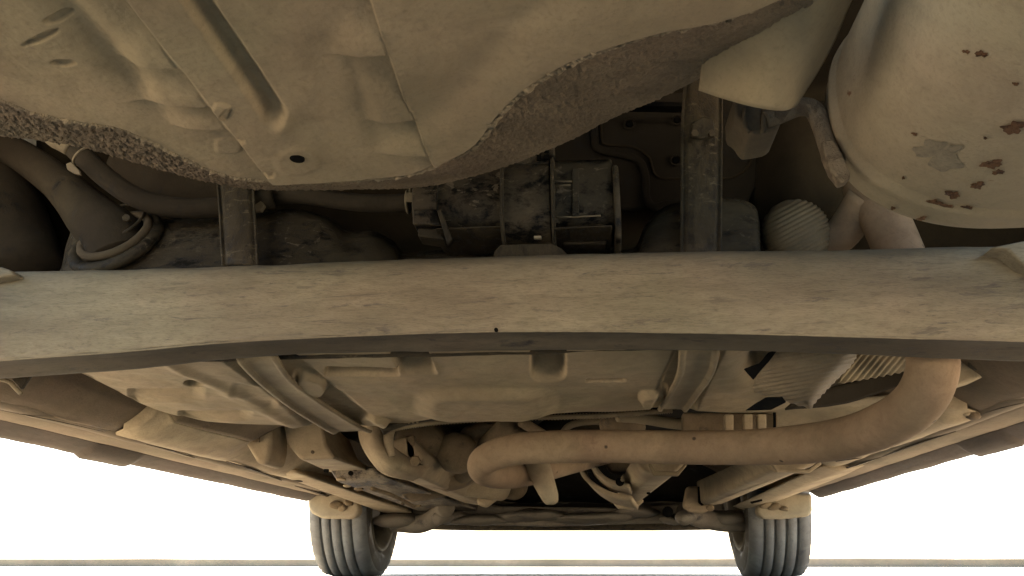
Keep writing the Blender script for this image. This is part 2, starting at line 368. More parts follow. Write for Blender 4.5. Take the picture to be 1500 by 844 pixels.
# the body floor closing everything above
def floor_sheet():
    xs = np.linspace(-1.0, .76, 60); ys = np.linspace(-.15, 4.15, 120)
    G = np.zeros((60, 120, 3)); G[..., 0] = xs[:, None]; G[..., 1] = ys[None]
    z = .80-.43*sstep(1.18, 1.30, G[..., 1])
    z = z+.25*sstep(2.75, 2.9, G[..., 1])
    z = z-.04*sstep(4.0, 4.1, G[..., 1])
    z += .13*np.exp(-((G[..., 0]+.12)/.13)**4)*sstep(1.2, 1.4, G[..., 1])
    G[..., 2] = z+.003*fbm(G, 6, 3)
    return gridobj('body_floor', G, M['brownmetal'], thick=.004, label='dark brown body floor above the axle and tank')
bodyf = floor_sheet()

# ================================================================== REAR AXLE BEAM
YB = .84
def beamrow(pts, Y, n): 
    return [at(x, y, Y) for x, y in pts]
top = [(-60, 400), (0, 397), (180, 394), (370, 388), (700, 375), (1000, 368), (1250, 365), (1440, 361), (1780, 357)]
topb = [(x, y+9) for x, y in top]
mid = [(-60, 470), (0, 466), (180, 455), (370, 445), (700, 430), (1000, 428), (1250, 428), (1440, 430), (1780, 436)]
lo1 = [(-60, 529), (0, 521), (180, 508), (370, 493), (700, 480), (1000, 481), (1250, 486), (1440, 491), (1780, 500)]
lo2 = [(-60, 535), (0, 527), (180, 514), (370, 498), (700, 485), (1000, 486), (1250, 492), (1440, 497), (1780, 506)]
def offs(r, dy, dz): return [p+np.array([0, dy, dz]) for p in r]
r_top = beamrow(top, YB+.045, 0)
rows = [offs(r_top, .05, -.012), offs(r_top, .012, .001), beamrow(topb, YB+.018, 0), beamrow(mid, YB+.004, 0), beamrow(lo1, YB-.002, 0), beamrow(lo2, YB+.003, 0)]
bm_ = sheet('rear_axle_beam', rows, M['beam'], thick=.0, n=10, m=30, rough=.0012, rs=24, label='wide dusty steel axle beam crossing the whole picture')
low = [(-60, 563), (0, 555), (200, 540), (410, 520), (725, 513), (1050, 513), (1250, 519), (1440, 527), (1780, 538)]
lo2b = [(-60, 535), (0, 527), (200, 512), (410, 496), (725, 485), (1050, 487), (1250, 492), (1440, 497), (1780, 506)]
ra = beamrow([(x, y-2) for x, y in lo2b], YB+.006, 0); rb_ = beamrow(low, YB+.062, 0)
midr = [(a*.5+b*.5)+np.array([0, 0, .003]) for a, b in zip(ra, rb_)]
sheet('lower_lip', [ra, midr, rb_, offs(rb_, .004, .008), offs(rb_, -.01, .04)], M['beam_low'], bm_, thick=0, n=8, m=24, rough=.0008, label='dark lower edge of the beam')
lump_tube('weld_seam', cr([at(x, y+1, YB-.0005) for x, y in lo2], 40), np.full(8*40+1, .0012), M['beam'], bm_, 6, .3, 90)
disc('drain_notch_shade', at(727, 484, YB-.004), (0, -1, 0), .0022, .004, M['black'], bm_, 12)
tube('trailing_arm', [(-.84, .90, .35), (-.84, .75, .33), (-.80, .58, .31)], [.05, .05, .05], M['beam'], n=8)
tube('trailing_arm', [(.60, .90, .35), (.60, .75, .33), (.56, .58, .31)], [.05, .05, .05], M['beam'], n=8)
slab('arm_gusset', [(1452, 362), (1500, 352), (1780, 346), (1780, 450), (1600, 430), (1500, 388), (1478, 366)], YB-.012, .05, M['beam'], bm_, .004)
slab('arm_gusset', [(-80, 392), (0, 390), (14, 395), (20, 402), (-20, 410), (-80, 420)], YB-.004, .05, M['beam'], bm_, .004)

# ================================================================== FUEL TANK
ZT = .30
far = [(60, 525), (115, 545), (165, 569), (200, 588), (235, 602), (270, 611), (310, 618), (380, 622), (480, 624), (560, 624), (620, 616), (660, 607),
       (720, 604), (800, 603), (900, 603), (970, 600), (1040, 603), (1090, 605), (1130, 602), (1158, 592), (1185, 575), (1210, 550)]
nu, nv = 820, 260
FE = cr([atz(x, y, ZT) for x, y in far], 30)
FE = np.array([[np.interp(t, np.arange(len(FE)), FE[:, k]) for k in range(3)] for t in np.linspace(0, len(FE)-1, nu)])
stx = np.linspace(FE[0, 0]+.02, FE[-1, 0]-.02, nu); st = np.stack([stx, np.full(nu, .925), np.full(nu, ZT)], 1)
v = np.linspace(0, 1, nv)[:, None, None]; G = st[None]*(1-v)+FE[None]*v
X, Y_ = pix(G)
H = np.zeros_like(X)
def par(x0, y0, x1, y1, wv, h, e=5):     # groove along a line in the plan of the tank
    s, t, L = seg((x0, y0), (x1, y1)); return h*(1-sstep(wv, wv+e, np.abs(s)))*sstep(-e, e, t)*(1-sstep(L-e, L+e, t))
s, t, L = seg((590, 495), (606, 530)); H -= .034*(1-sstep(17, 27, np.abs(s)))*(1-sstep(536, 550, Y_))               # pressed pockets
H -= pad(803, 526, 24, 27, .034, 0, 5)
def slot(x0, x1, y, ln, h):
    return h*sstep(x0-3, x0+5, X)*(1-sstep(x1-8, x1+6, X))*sstep(y-1.2, y+1.2, Y_)*(1-sstep(y+ln-2, y+ln+1, Y_))
def slope(x0, x1, y, ln, h):
    return h*sstep(x0-3, x0+9, X)*(1-sstep(x1-14, x1+10, X))*sstep(y-1, y+1, Y_)*(1-np.clip((Y_-y)/ln, 0, 1))
H -= slot(478, 580, 541, 10, .05)+slot(860, 912, 555, 4, .03)
H += pad(712, 588, 96, 21, .012, -.03, 4)+.005*np.exp(-(((X-712)/110)**2+((Y_-590)/30)**2))
s, t, L = seg((612, 505), (640, 545)); H += .004*np.exp(-(s/6)**2)*(1-sstep(L-8, L+8, t))
H += pad(455, 565, 24, 13, .016, .2, 3)+pad(957, 581, 20, 10, .014, 0, 3)+pad(548, 617, 22, 8, .012, 0, 2)
H -= slope(188, 293, 570, 20, .020)+slope(262, 363, 602, 15, .018)+pad(284, 563, 14, 5, .014, 0, 2)
s, t, L = seg((325, 570), (430, 622)); H += .006*np.exp(-(s/6)**2)
H -= pad(372, 582, 34, 14, .0035, .3, 4)
s, t, L = seg((380, 525), (505, 622)); H -= .010*(1-sstep(26, 38, np.abs(s)))
s, t, L = seg((1025, 512), (985, 598)); H -= .012*(1-sstep(24, 36, np.abs(s)))
H -= .03*np.exp(-(((X-1112)/20)**2+((Y_-547)/16)**2))
H -= .012*(sstep(1060, 1100, X)*(1-sstep(510, 575, Y_)))
H += .0025*fbm(G, 9, 3)+.0005*fbm(G, 50, 2)
e = v[:, :, 0]*np.ones_like(X); H *= 1-sstep(.98, 1, e)*.7
Tb = G.copy(); Tb[..., 2] -= H
# round the far and side edges upwards
lastr = Tb[-1]; prv = Tb[-2]; out = lastr-prv; out[:, 2] = 0; out = out/(np.linalg.norm(out, axis=1)[:, None]+1e-9)
ext = [lastr+out*.012*sin(a)+np.array([0, 0, .02*(1-cos(a))]) for a in np.linspace(.2, pi/2, 6)]
ext += [ext[-1]+np.array([0, 0, .03]), ext[-1]+np.array([0, 0, .06])]
Tb = np.concatenate([Tb, np.array(ext)])
tank = gridobj('fuel_tank', Tb, M['tank'], thick=0, label='dusty moulded fuel tank ahead of the beam, with pressed pockets and a raised pad')
# the tank's rear shoulder seen over the beam
sh = [(60, 400), (88, 396), (100, 350), (125, 318), (230, 322), (318, 318), (375, 312), (430, 306), (478, 318), (510, 338), (545, 338), (575, 352), (592, 368), (660, 366),
      (728, 367), (760, 366), (835, 366), (900, 367), (930, 362), (945, 330), (975, 303), (1020, 292), (1060, 290), (1100, 298), (1112, 320), (1116, 372), (1125, 400)]
r1 = [at(x, y, 1.03) for x, y in sh]
r0 = offs(r1, .10, .004); r2 = [at(x, min(y+16, 402), .985) for x, y in sh]; r3 = [at(x, max(y+28, 408), .955) for x, y in sh]
r4 = [np.array([p[0], .935, .33]) for p in r3]; r5 = [np.array([p[0], .94, .297]) for p in r3]
for r_ in (r4, r5):
    for p in r_: p[0] = min(max(p[0], -.66), .38)
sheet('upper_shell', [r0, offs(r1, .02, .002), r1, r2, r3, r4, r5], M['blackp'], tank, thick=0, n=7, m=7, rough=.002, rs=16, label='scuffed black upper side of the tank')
slab('mounting_tab', [(733, 358), (808, 356), (822, 363), (835, 376), (722, 378), (724, 368)], .93, .05, M['strap'], tank, .002)
# straps
def strap(name, up, lowr, ww, label, m2='strap_low'):
    """U-section strap: vertical run behind the tank, then forward under it"""
    pass
def ribbon(name, L, R, mat, parent, lip=.006, label=None, n=6):
    """channel strap between a left and a right edge, edges folded towards the viewer"""
    L = cr(L, n); R = cr(R, n); G = []
    for i in range(len(L)):
        t = (L[min(i+1, len(L)-1)]-L[max(i-1, 0)]); s_ = R[i]-L[i]; s_ /= np.linalg.norm(s_); nn = np.cross(t, s_); nn /= np.linalg.norm(nn)
        if nn[2] > 0 or (abs(nn[2]) < .2 and nn[1] > 0): nn = -nn
        q = [0, .03, .10, .14, .2, .5, .8, .86, .9, .97, 1]; hh = [.2, 1, 1, .35, 0, 0, 0, .35, 1, 1, .2]
        G.append([L[i]*(1-a)+R[i]*a+nn*lip*b for a, b in zip(q, hh)])
    return gridobj(name, np.array(G), mat, parent, .0025, label)
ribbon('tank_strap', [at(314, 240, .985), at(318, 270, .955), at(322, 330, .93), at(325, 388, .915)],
       [at(372, 240, .985), at(371, 270, .955), at(374, 330, .93), at(377, 388, .915)], M['strap'], tank, .004, 'scratched dark strap rising left of the hoses')
ribbon('tank_strap', [at(1004, 110, 1.0), at(999, 175, .98), at(998, 280, .95), at(998, 372, .915)],
       [at(1058, 120, 1.0), at(1058, 185, .98), at(1057, 280, .95), at(1056, 372, .915)], M['strap'], tank, .004, 'scratched dark strap rising right of the canister')
def zt(x, y, d=.014): return at(x, y, atz(x, y, ZT)[1]-d)
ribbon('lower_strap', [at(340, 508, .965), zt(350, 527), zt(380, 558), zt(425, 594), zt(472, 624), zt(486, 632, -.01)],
       [at(402, 505, .965), zt(408, 522), zt(430, 555), zt(480, 592), zt(528, 622), zt(545, 630, -.01)], M['strap_low'], tank, .005, 'left dusty channel strap under the tank')
ribbon('lower_strap', [at(998, 495, .965), zt(995, 512), zt(992, 545), zt(978, 575), zt(964, 598)],
       [at(1052, 495, .965), zt(1053, 514), zt(1045, 545), zt(1024, 575), zt(1006, 599)], M['strap_low'], tank, .005, 'right dusty channel strap under the tank')

# ================================================================== BEHIND-THE-BEAM GROUP (filler, hoses, canister)
filler = tube('filler_hose', [at(-60, 190, 1.06), at(20, 222, 1.04), at(85, 268, 1.02), at(135, 318, 1.0), at(166, 350, .985), at(178, 380, .985)], [.026, .025, .027, .036, .044, .047], M['rubber'], n=10, seg=28, rough=.0015)
def ring(name, c, nrm, R, r, mat, parent, sq=1.0, label=None, a0=0, a1=2*pi, n=40):
    c = np.array(c, float); nrm = np.array(nrm, float); nrm /= np.linalg.norm(nrm); a = np.cross(nrm, [0, 0, 1.]); a /= np.linalg.norm(a); b = np.cross(nrm, a)
    P = [c+R*(cos(t)*a+sin(t)*b*sq) for t in np.linspace(a0, a1, n)]
    return tube(name, P, r, mat, parent, n=1, seg=10, label=label, caps=False)
ring('collar', at(168, 345, .965), (-.12, -.85, .50), .048, .0060, M['rubhang'], filler, label='pale collar where the hose enters the tank')
ring('clamp', at(166, 326, .97), (-.12, -.85, .50), .045, .0022, M['strap'], filler)
bolt(at(187, 322, .945), .006, (.3, -1, 0), filler, 'strap', 'clamp_screw')
ring('tank_neck', at(170, 354, .975), (-.12, -.85, .50), .060, .009, M['blackp'], tank)
# wide dark body behind the filler hose
tube('shock_absorber', [at(-60, 200, 1.1), at(-20, 300, 1.08), at(30, 420, 1.06)], [.085, .08, .07], M['rubber'], n=6, seg=30, rough=.003)
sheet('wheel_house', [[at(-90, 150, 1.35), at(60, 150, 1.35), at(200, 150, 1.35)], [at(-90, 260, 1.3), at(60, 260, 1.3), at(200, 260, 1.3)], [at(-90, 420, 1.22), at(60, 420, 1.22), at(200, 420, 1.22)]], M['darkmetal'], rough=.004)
# curved vent hose
vent = tube('vent_hose', [at(95, 205, .90), at(125, 232, .905), at(160, 264, .92), at(205, 292, .935), at(262, 305, .95), at(330, 303, .965), at(400, 290, .975)], [.0135, .0145, .0145, .0145, .0145, .0145, .0145], M['rubber'], n=10, rough=.0006)
tube('hose_end', [at(62, 188, .885), at(86, 200, .89), at(108, 214, .9)], [.014, .018, .016], M['strap_low'], vent, n=5, seg=20)
ring('hose_clamp', at(122, 229, .905), at(160, 264, .92)-at(95, 205, .90), .0155, .0018, M['strap_low'], vent)
slab('clamp_tab', [(96, 240), (104, 237), (116, 250), (118, 256), (108, 254), (98, 248)], .885, .004, M['strap_low'], vent, .001)
ring('hose_clamp', at(203, 229, .93), (0.3, 1, .2), .0065, .0012, M['strap_low'], vent)
# rounded dark housing behind the vent hose
tube('hose_housing', [at(190, 245, 1.05), at(260, 270, 1.05), at(360, 275, 1.06)], [.05, .055, .05], M['rubber'], n=6, seg=26, rough=.002)
# second hose to the canister
feed = tube('feed_hose', [at(368, 292, .99), at(400, 288, .99), at(440, 286, .985), at(490, 293, .98), at(540, 298, .975), at(604, 297, .965)], .0125, M['rubber'], n=10, rough=.0005)
tube('elbow', [at(368, 270, 1.0), at(380, 285, .99), at(388, 300, .985)], [.014, .016, .013], M['rubber'], feed, n=5)
ring('hose_clamp', at(389, 288, .985), (1, 0, 0), .0145, .0018, M['strap'], feed)
ring('hose_clamp', at(598, 296, .963), (1, 0, 0), .0150, .002, M['strap_low'], feed)
hexa('clamp_screw', [at(x, y, .945) for x, y in ((595, 282), (605, 282), (605, 296), (595, 296))], [at(x, y, .955) for x, y in ((595, 282), (605, 282), (605, 296), (595, 296))], M['strap_low'], feed, .001)
tube('clamp_bolt', [at(601, 272, .95), at(601, 284, .95)], .0022, M['strap_low'], feed, n=2, seg=8)
bolt(at(380, 303, .97), .010, (0, -1, -.2), feed, 'strap_low', 'clamp_screw')

# charcoal canister: a rounded box on its side, made of four drums
def drum(name, x0, x1, ytop, ybot, Y, mat, parent, bulge=1.0, seg_=40, ex=3.2, dep=.05):
    A = at(x0, ytop, Y); B = at(x1, ytop, Y); A2 = at(x0, ybot, Y); cz = (A[2]+A2[2])/2; hz = abs(A[2]-A2[2])/2
    xs = [A[0], A[0], A[0]+.002, B[0]-.002, B[0], B[0]]; sc = [.0, .97, 1, 1, .97, .0]; V = []
    for x, s_ in zip(xs, sc):
        for a in np.arange(seg_)/seg_*2*pi:
            c, s2_ = cos(a), sin(a); k_ = (abs(c)**ex+abs(s2_)**ex)**(-1/ex)
            V.append((x, Y+.5*dep+dep*.62*c*k_*s_, cz+hz*s2_*k_*s_))
    f = [(i*seg_+j, i*seg_+(j+1) % seg_, (i+1)*seg_+(j+1) % seg_, (i+1)*seg_+j) for i in range(len(xs)-1) for j in range(seg_)]
    me = mesh(name, V, f); bm = bmesh.new(); bm.from_mesh(me); bmesh.ops.remove_doubles(bm, verts=bm.verts, dist=1e-6); bmesh.ops.recalc_face_normals(bm, faces=bm.faces); bm.to_mesh(me); bm.free()
    o = link(name, me, mat, parent); o.data.polygons.foreach_set('use_smooth', [True]*len(o.data.polygons))
    md = o.modifiers.new('normals', 'WEIGHTED_NORMAL'); return o
can = drum('charcoal_canister', 640, 896, 236, 343, .945, M['canister'], car, dep=.09)
can['label'] = 'black mud-streaked canister lying across between the two straps'
drum('end_cap', 607, 643, 258, 325, .935, M['canister'], can, dep=.08)
drum('flange', 896, 905, 232, 358, .93, M['canister'], can, dep=.10)
bnd = drum('band', 736, 806, 228, 352, .93, M['canister'], can, dep=.12)
for xa in (734, 806): drum('rib', xa, xa+5, 218, 358, .922, M['strap'], can, dep=.13)
drum('seam', 640, 736, 338, 343, .928, M['strap'], can, dep=.10); drum('seam', 811, 896, 337, 342, .928, M['strap'], can, dep=.10)
slab('port_block', [(604, 306), (640, 306), (646, 330), (604, 328)], .915, .04, M['canister'], can, .003)
slab('port_block', [(612, 330), (640, 330), (652, 352), (612, 346)], .93, .03, M['blackp'], can, .002)
slab('clip', [(640, 308), (646, 306), (662, 350), (655, 358)], .912, .008, M['strap'], can, .001)
slab('latch', [(782, 345), (793, 345), (793, 349), (782, 349)], .905, .006, M['flap'], can, .001)
for (x, y, w_, h_) in ((740, 221, 9, 8), (752, 219, 8, 7), (786, 218, 7, 7), (797, 216, 7, 7), (786, 227, 7, 7), (797, 226, 7, 7), (744, 229, 6, 5)):
    slab('lattice_opening_shade', [(x, y), (x+w_, y), (x+w_, y+h_), (x, y+h_)], .921, .004, M['black'], can, .0005)
slab('lattice', [(734, 216), (812, 208), (812, 240), (734, 240)], .926, .03, M['canister'], can, .002)
slab('slot', [(804, 290), (807, 288), (807, 316), (804, 318)], .924, .003, M['black'], can, .0005)
for (x0, y0, x1, y1) in ((812, 265, 838, 266), (812, 272, 836, 271), (815, 318, 840, 318), (838, 318, 880, 316)):
    tube('rib_line', [at(x0, y0, .928), at(x1, y1, .928)], .0012, M['strap_low'], can, n=2, seg=6)
slab('lower_bracket', [(825, 345), (890, 345), (888, 358), (825, 358)], .96, .02, M['strap'], can, .002)
slab('cover_band', [(838, 247), (848, 247), (848, 318), (838, 318)], .931, .004, M['canister'], can, .001)

# body plate with a pressed channel, behind the canister
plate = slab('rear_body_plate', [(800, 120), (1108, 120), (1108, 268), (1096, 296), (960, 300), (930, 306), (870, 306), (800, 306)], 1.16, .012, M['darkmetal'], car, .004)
tube('pressed_bead', [at(871, 150, 1.155), at(871, 205, 1.155), at(880, 220, 1.155), at(915, 228, 1.155), at(938, 238, 1.155), at(946, 262, 1.155), at(947, 290, 1.155), at(958, 303, 1.15), at(975, 300, 1.15), at(1000, 300, 1.15)], .0062, M['darkmetal'], plate, n=8)
tube('pressed_line', [at(881, 150, 1.157), at(881, 200, 1.157), at(888, 212, 1.157), at(925, 215, 1.157), at(950, 230, 1.157), at(962, 258, 1.157), at(1000, 262, 1.157), at(1060, 262, 1.157), at(1090, 250, 1.157), at(1103, 220, 1.157), at(1103, 150, 1.157)], .0022, M['brownmetal'], plate, n=8, seg=8)
for (x, y) in ((922, 182), (990, 235), (992, 176)):
    ring('boss', at(x, y, 1.153), (0, 1, 0), .0085, .002, M['darkmetal'], plate); disc('boss_hole_shade', at(x, y, 1.157), (0, -1, 0), .006, .003, M['black'], plate)
slab('gap_shade_strip', [(905, 146), (1008, 150), (1008, 156), (905, 154)], 1.10, .02, M['black'], plate, .001)  # black strip painted in as the shade of a gap
sheet('tunnel_shield', [[at(1095, 150, 1.20), at(1180, 150, 1.12), at(1300, 150, 1.18)], [at(1098, 230, 1.18), at(1180, 230, 1.08), at(1300, 230, 1.14)],
      [at(1100, 300, 1.18), at(1180, 305, 1.09), at(1300, 315, 1.14)], [at(1110, 345, 1.22), at(1180, 345, 1.16), at(1300, 345, 1.2)]], M['brownmetal'], rough=.002, n=8, m=8, label='plain brown curved shield behind the hanger')
# bracket seen on the right strap
slab('strap_bracket', [(1010, 200), (1014, 178), (1030, 168), (1046, 172), (1048, 198), (1030, 202)], .965, .02, M['strap'], tank, .004)
for x in (1017, 1042): bolt(at(x, 197, .955), .0055, (0, -1, -.3), tank, 'rubhang')
for (x, y) in ((1009, 245), (1031, 257), (1012, 262), (1010, 280)): disc('scuff_mark', at(x, y, .948), (0, -1, 0), .0022, .001, M['rubhang'], tank, 8)

# ================================================================== HEAT SHIELD FLAP, HANGER, MUFFLER
rowsA = [[at(1050, -70, .40), at(1045, -10, .43), at(1034, 60, .47), at(1025, 133, .50)],
         [at(1110, -70, .385), at(1100, -10, .415), at(1085, 62, .455), at(1066, 146, .49)],
         [at(1180, -70, .385), at(1160, -10, .41), at(1138, 70, .45), at(1110, 157, .485)],
         [at(1230, -70, .39), at(1212, -10, .42), at(1180, 75, .46), at(1146, 161, .49)],
         [at(1290, -70, .41), at(1249, -10, .45), at(1212, 75, .49), at(1166, 152, .52)]]
sheet('heat_shield', rowsA, M['shield'], n=10, m=12, thick=.002, rough=.002, rs=14, label='smooth sand-coloured shield flap hanging at the top')
rh = slab('rubber_hanger', [(1074, 140), (1146, 150), (1144, 184), (1134, 190), (1116, 194), (1100, 196), (1092, 186), (1088, 178), (1076, 172)], .60, .05, M['rubhang'], car, .009, label='stubby rubber exhaust mount')
tube('mount_ridge', [at(1120, 158, .597), at(1118, 195, .597)], .0022, M['rubhang'], rh, n=2, seg=8)
tube('mount_ridge', [at(1092, 158, .597), at(1090, 180, .597), at(1098, 194, .597)], .002, M['rubhang'], rh, n=3, seg=8)
hr = tube('hanger_rod', [at(1120, 176, .60), at(1146, 166, .60), at(1170, 157, .60), at(1190, 160, .60), at(1202, 180, .60), at(1213, 212, .595), at(1222, 238, .59)], .0080, M['hanger'], n=8, seg=16, rough=.0005)
slab('weld_plate', [(1205, 204), (1222, 203), (1232, 220), (1246, 252), (1246, 262), (1232, 268), (1218, 250), (1208, 226)], .575, .012, M['hanger'], hr, .002, label='ragged rusty weld plate')
# muffler: long oval can, seam near its front end
def can_profile():
    cx, cz, a, b = .342, .405, .136, .103; seg_ = 96
    ys = [.05, .10, .2, .3, .4, .5, .55, .568, .572, .577, .582, .588, .594, .600, .606, .612, .618, .624, .628]
    sc = [.97, 1, 1, 1, 1, 1, 1, .996, .994, 1.016, 1.018, 1.0, .994, .99, .988, .965, .92, .7, .0]
    V = []
    for y, s_ in zip(ys, sc):
        for t in np.arange(seg_)/seg_*2*pi:
            c, q = cos(t), sin(t); k_ = (abs(c)**2.4+abs(q)**2.4)**(-1/2.4)
            V.append((cx+a*c*k_*s_-.10*(.6-y)*.0, y, cz+b*q*k_*s_))
    V = np.array(V); V += (fbm(V, 11, 2)*.0016)[:, None]*np.array([1, 0, 1])
    f = [(i*seg_+j, (i+1)*seg_+j, (i+1)*seg_+(j+1) % seg_, i*seg_+(j+1) % seg_) for i in range(len(ys)-1) for j in range(seg_)]+[tuple(range(seg_))]
    return mesh('muffler', V, f)
muf = link('muffler', can_profile(), M['muffler'], label='big oval muffler can at upper right, dusty with rust spots')
def rustpatch(px, py, a, b, seedv, name='rust_patch', mat='hanger'):
    """a flake of rust lying on the can's lower skin: project the outline onto the oval"""
    cx, cz, A_, B_ = .342, .405, .1365, .1035; rng = np.random.RandomState(seedv); P = []
    def hit(x, y):
        d = ray(x, y); lo_, hi_ = .02, .68; best = None
        for t in np.linspace(.02, .63, 500):
            p = d/d[1]*t+np.array([0, 0, CH]); 
            if (abs((p[0]-cx)/A_)**2.4+abs((p[2]-cz)/B_)**2.4) <= 1.0: best = p; break
        return best
    ph = rng.rand(6)*6
    pts = []
    for t in np.linspace(0, 2*pi, 40, endpoint=False):
        k_ = 1+.22*sin(2*t+ph[0])+.16*sin(3*t+ph[1])+.14*sin(5*t+ph[2])+.12*sin(9*t+ph[3])
        p = hit(px+a*k_*cos(t), py+b*k_*sin(t))
        if p is None: return
        pts.append(p+fbm(p[None], 11, 2)[0]*.0016*np.array([1, 0, 1]))
    c = hit(px, py); c = c+fbm(c[None], 11, 2)[0]*.0016*np.array([1, 0, 1])
    n_ = np.array([(c[0]-cx)/A_**2, 0, (c[2]-cz)/B_**2]); n_ /= np.linalg.norm(n_)
    V = [c+n_*.0009]+[p+n_*.0005 for p in pts]
    link(name, mesh(name, V, [(0, i+1, (i+1) % 40+1) for i in range(40)]), M[mat], muf)
M['rust'] = dusty('flaking_rust', (.095, .048, .024), (.05, .028, .017), .6, 60, .95, .8, 500)
M['greypatch'] = dusty('rubbed_grey_patch', (.15, .118, .080), (.115, .09, .062), .6, 30, .8, .3, 300)
for i, (x, y, a, b) in enumerate([(1487, 184, 16, 9), (1453, 240, 14, 7), (1462, 252, 8, 4), (1431, 272, 10, 5), (1394, 286, 11, 5), (1363, 297, 14, 4), (1382, 303, 15, 3.5),
                                  (1416, 304, 8, 2.5), (1405, 312, 5, 2), (1341, 195, 4, 2.5), (1322, 262, 2.5, 2), (1438, 78, 8, 5), (1416, 75, 5, 3), (1308, 305, 4, 2), (1350, 320, 6, 3), (1445, 200, 3, 2), (1490, 120, 4, 3)]):
    rustpatch(x, y, a, b, i, mat='rust')
rustpatch(1377, 226, 36, 20, 77, 'rubbed_patch', 'greypatch')

# ================================================================== EXHAUST PIPE
pp = [at(1268, 270, 1.02), at(1300, 330, .99), at(1340, 430, .965), at(1362, 500, .955), at(1364, 550, .965), at(1335, 598, 1.01), at(1270, 632, 1.10),
      at(1190, 649, 1.20), at(1090, 655, 1.29), at(980, 655, 1.34), at(880, 654, 1.37), at(800, 655, 1.39), at(745, 660, 1.405), at(708, 676, 1.435), at(714, 692, 1.50),
      at(760, 694, 1.62), at(830, 678, 1.80), at(890, 664, 2.0)]
rad = [.031, .030, .0295, .029, .029, .029, .0285, .029, .0275, .0275, .028, .028, .0275, .0265, .0265, .028, .027, .025]
pipe = tube('exhaust_pipe', pp, rad, M['pipe'], n=12, seg=36, rough=.0008, label='thick brown exhaust pipe sweeping under the tank and doubling back')
tube('outlet_pipe', [at(1268, 290, 1.0), at(1230, 345, 1.04), at(1190, 352, 1.06)], .024, M['pipe'], pipe, n=6)
# stubby arm hanging by the pipe bend
ar = [at(784, 672, 1.60), at(796, 704, 1.60), at(806, 728, 1.60), at(810, 736, 1.60), at(811, 739, 1.60)]
tube('support_finger', ar, [.026, .022, .017, .012, .004], M['under'], n=5, seg=18, flat=.9, label='pale stubby finger pointing down beside the pipe bend')

# ================================================================== EMBOSSED HEAT SHIELDS
def foil(name, rows, ang, wave, amp, mat, parent=car, n=26, m=26, label=None, thick=.0015):
    G = cr(np.array(rows, float), n); G = np.array([cr(r, m) for r in G])
    X, Y_ = pix(G); u = X*cos(ang)+Y_*sin(ang)
    dn = np.cross(np.gradient(G, axis=0), np.gradient(G, axis=1)); dn /= np.linalg.norm(dn, axis=2)[..., None]+1e-9
    G = G+dn*(amp*np.sin(u/wave*2*pi)*(1+.25*np.sin((X*sin(ang)-Y_*cos(ang))/9)))[..., None]
    return gridobj(name, G, mat, parent, thick, label)
# round one over the beam
c0 = (1166, 335); rws = []
for k_, (s_, Y) in enumerate([(1.0, 1.035), (.93, 1.0), (.7, .978), (.42, .968), (.02, .965)]):
    rws.append([at(c0[0]+(50*s_)*cos(t)*(1+.08*sin(t)), c0[1]+(46*s_)*sin(t)*(.92 if sin(t) < 0 else 1.4), Y) for t in np.linspace(0, 2*pi, 13)])
foil('embossed_shield', rws, radians(62), 6.5, .0007, M['foil'], n=24, m=24, label='rounded ribbed foil cap peeping over the beam')
fo = foil('embossed_shield', [[at(1130, 495, 1.0), at(1180, 495, .99), at(1240, 495, .99), at(1262, 495, 1.02)],
      [at(1120, 530, 1.03), at(1165, 530, 1.0), at(1225, 530, 1.0), at(1250, 530, 1.04)],
      [at(1106, 558, 1.07), at(1150, 558, 1.04), at(1200, 556, 1.04), at(1225, 556, 1.08)],
      [at(1107, 574, 1.10), at(1140, 580, 1.08), at(1180, 584, 1.08), at(1195, 588, 1.12)],
      [at(1150, 585, 1.14), at(1165, 592, 1.13), at(1180, 596, 1.14), at(1188, 600, 1.16)]], radians(80), 6, .0008, M['foil2'], n=16, m=16, label='crumpled ribbed shield hanging right of the tank')
foil('embossed_shield', [[at(1238, 505, 1.12), at(1290, 505, 1.12), at(1345, 505, 1.12)], [at(1236, 530, 1.15), at(1285, 530, 1.15), at(1345, 528, 1.15)], [at(1228, 562, 1.2), at(1285, 552, 1.2), at(1345, 540, 1.2)]], radians(40), 7.5, .0014, M['shield'], n=24, m=24, label='bright diagonally ribbed shield left of the pipe')
sheet('shield_edge', [[at(1180, 575, 1.22), at(1240, 562, 1.22), at(1330, 535, 1.2)], [at(1150, 600, 1.26), at(1240, 590, 1.26), at(1330, 560, 1.22)]], M['brownmetal'], rough=.001)
sheet('tunnel_floor', [[at(1090, 590, 1.42), at(1200, 590, 1.36), at(1340, 575, 1.3)], [at(1060, 612, 1.5), at(1180, 604, 1.46), at(1290, 600, 1.4)], [at(1000, 660, 1.62), at(1180, 660, 1.6), at(1290, 650, 1.5)]], M['tank'], rough=.002)
for x in (1070, 1098, 1118): slab('rib', [(x-8, 606), (x+5, 606), (x+5, 636), (x-8, 636)], 1.40, .02, M['under'], bodyf, .003)
slab('cross_panel', [(1000, 604), (1140, 606), (1140, 640), (1000, 640)], 1.45, .03, M['engine'], car, .004)
slab('panel_gap_shade', [(1133, 604), (1137, 604), (1137, 640), (1133, 640)], 1.44, .004, M['black'], bodyf, .0005)

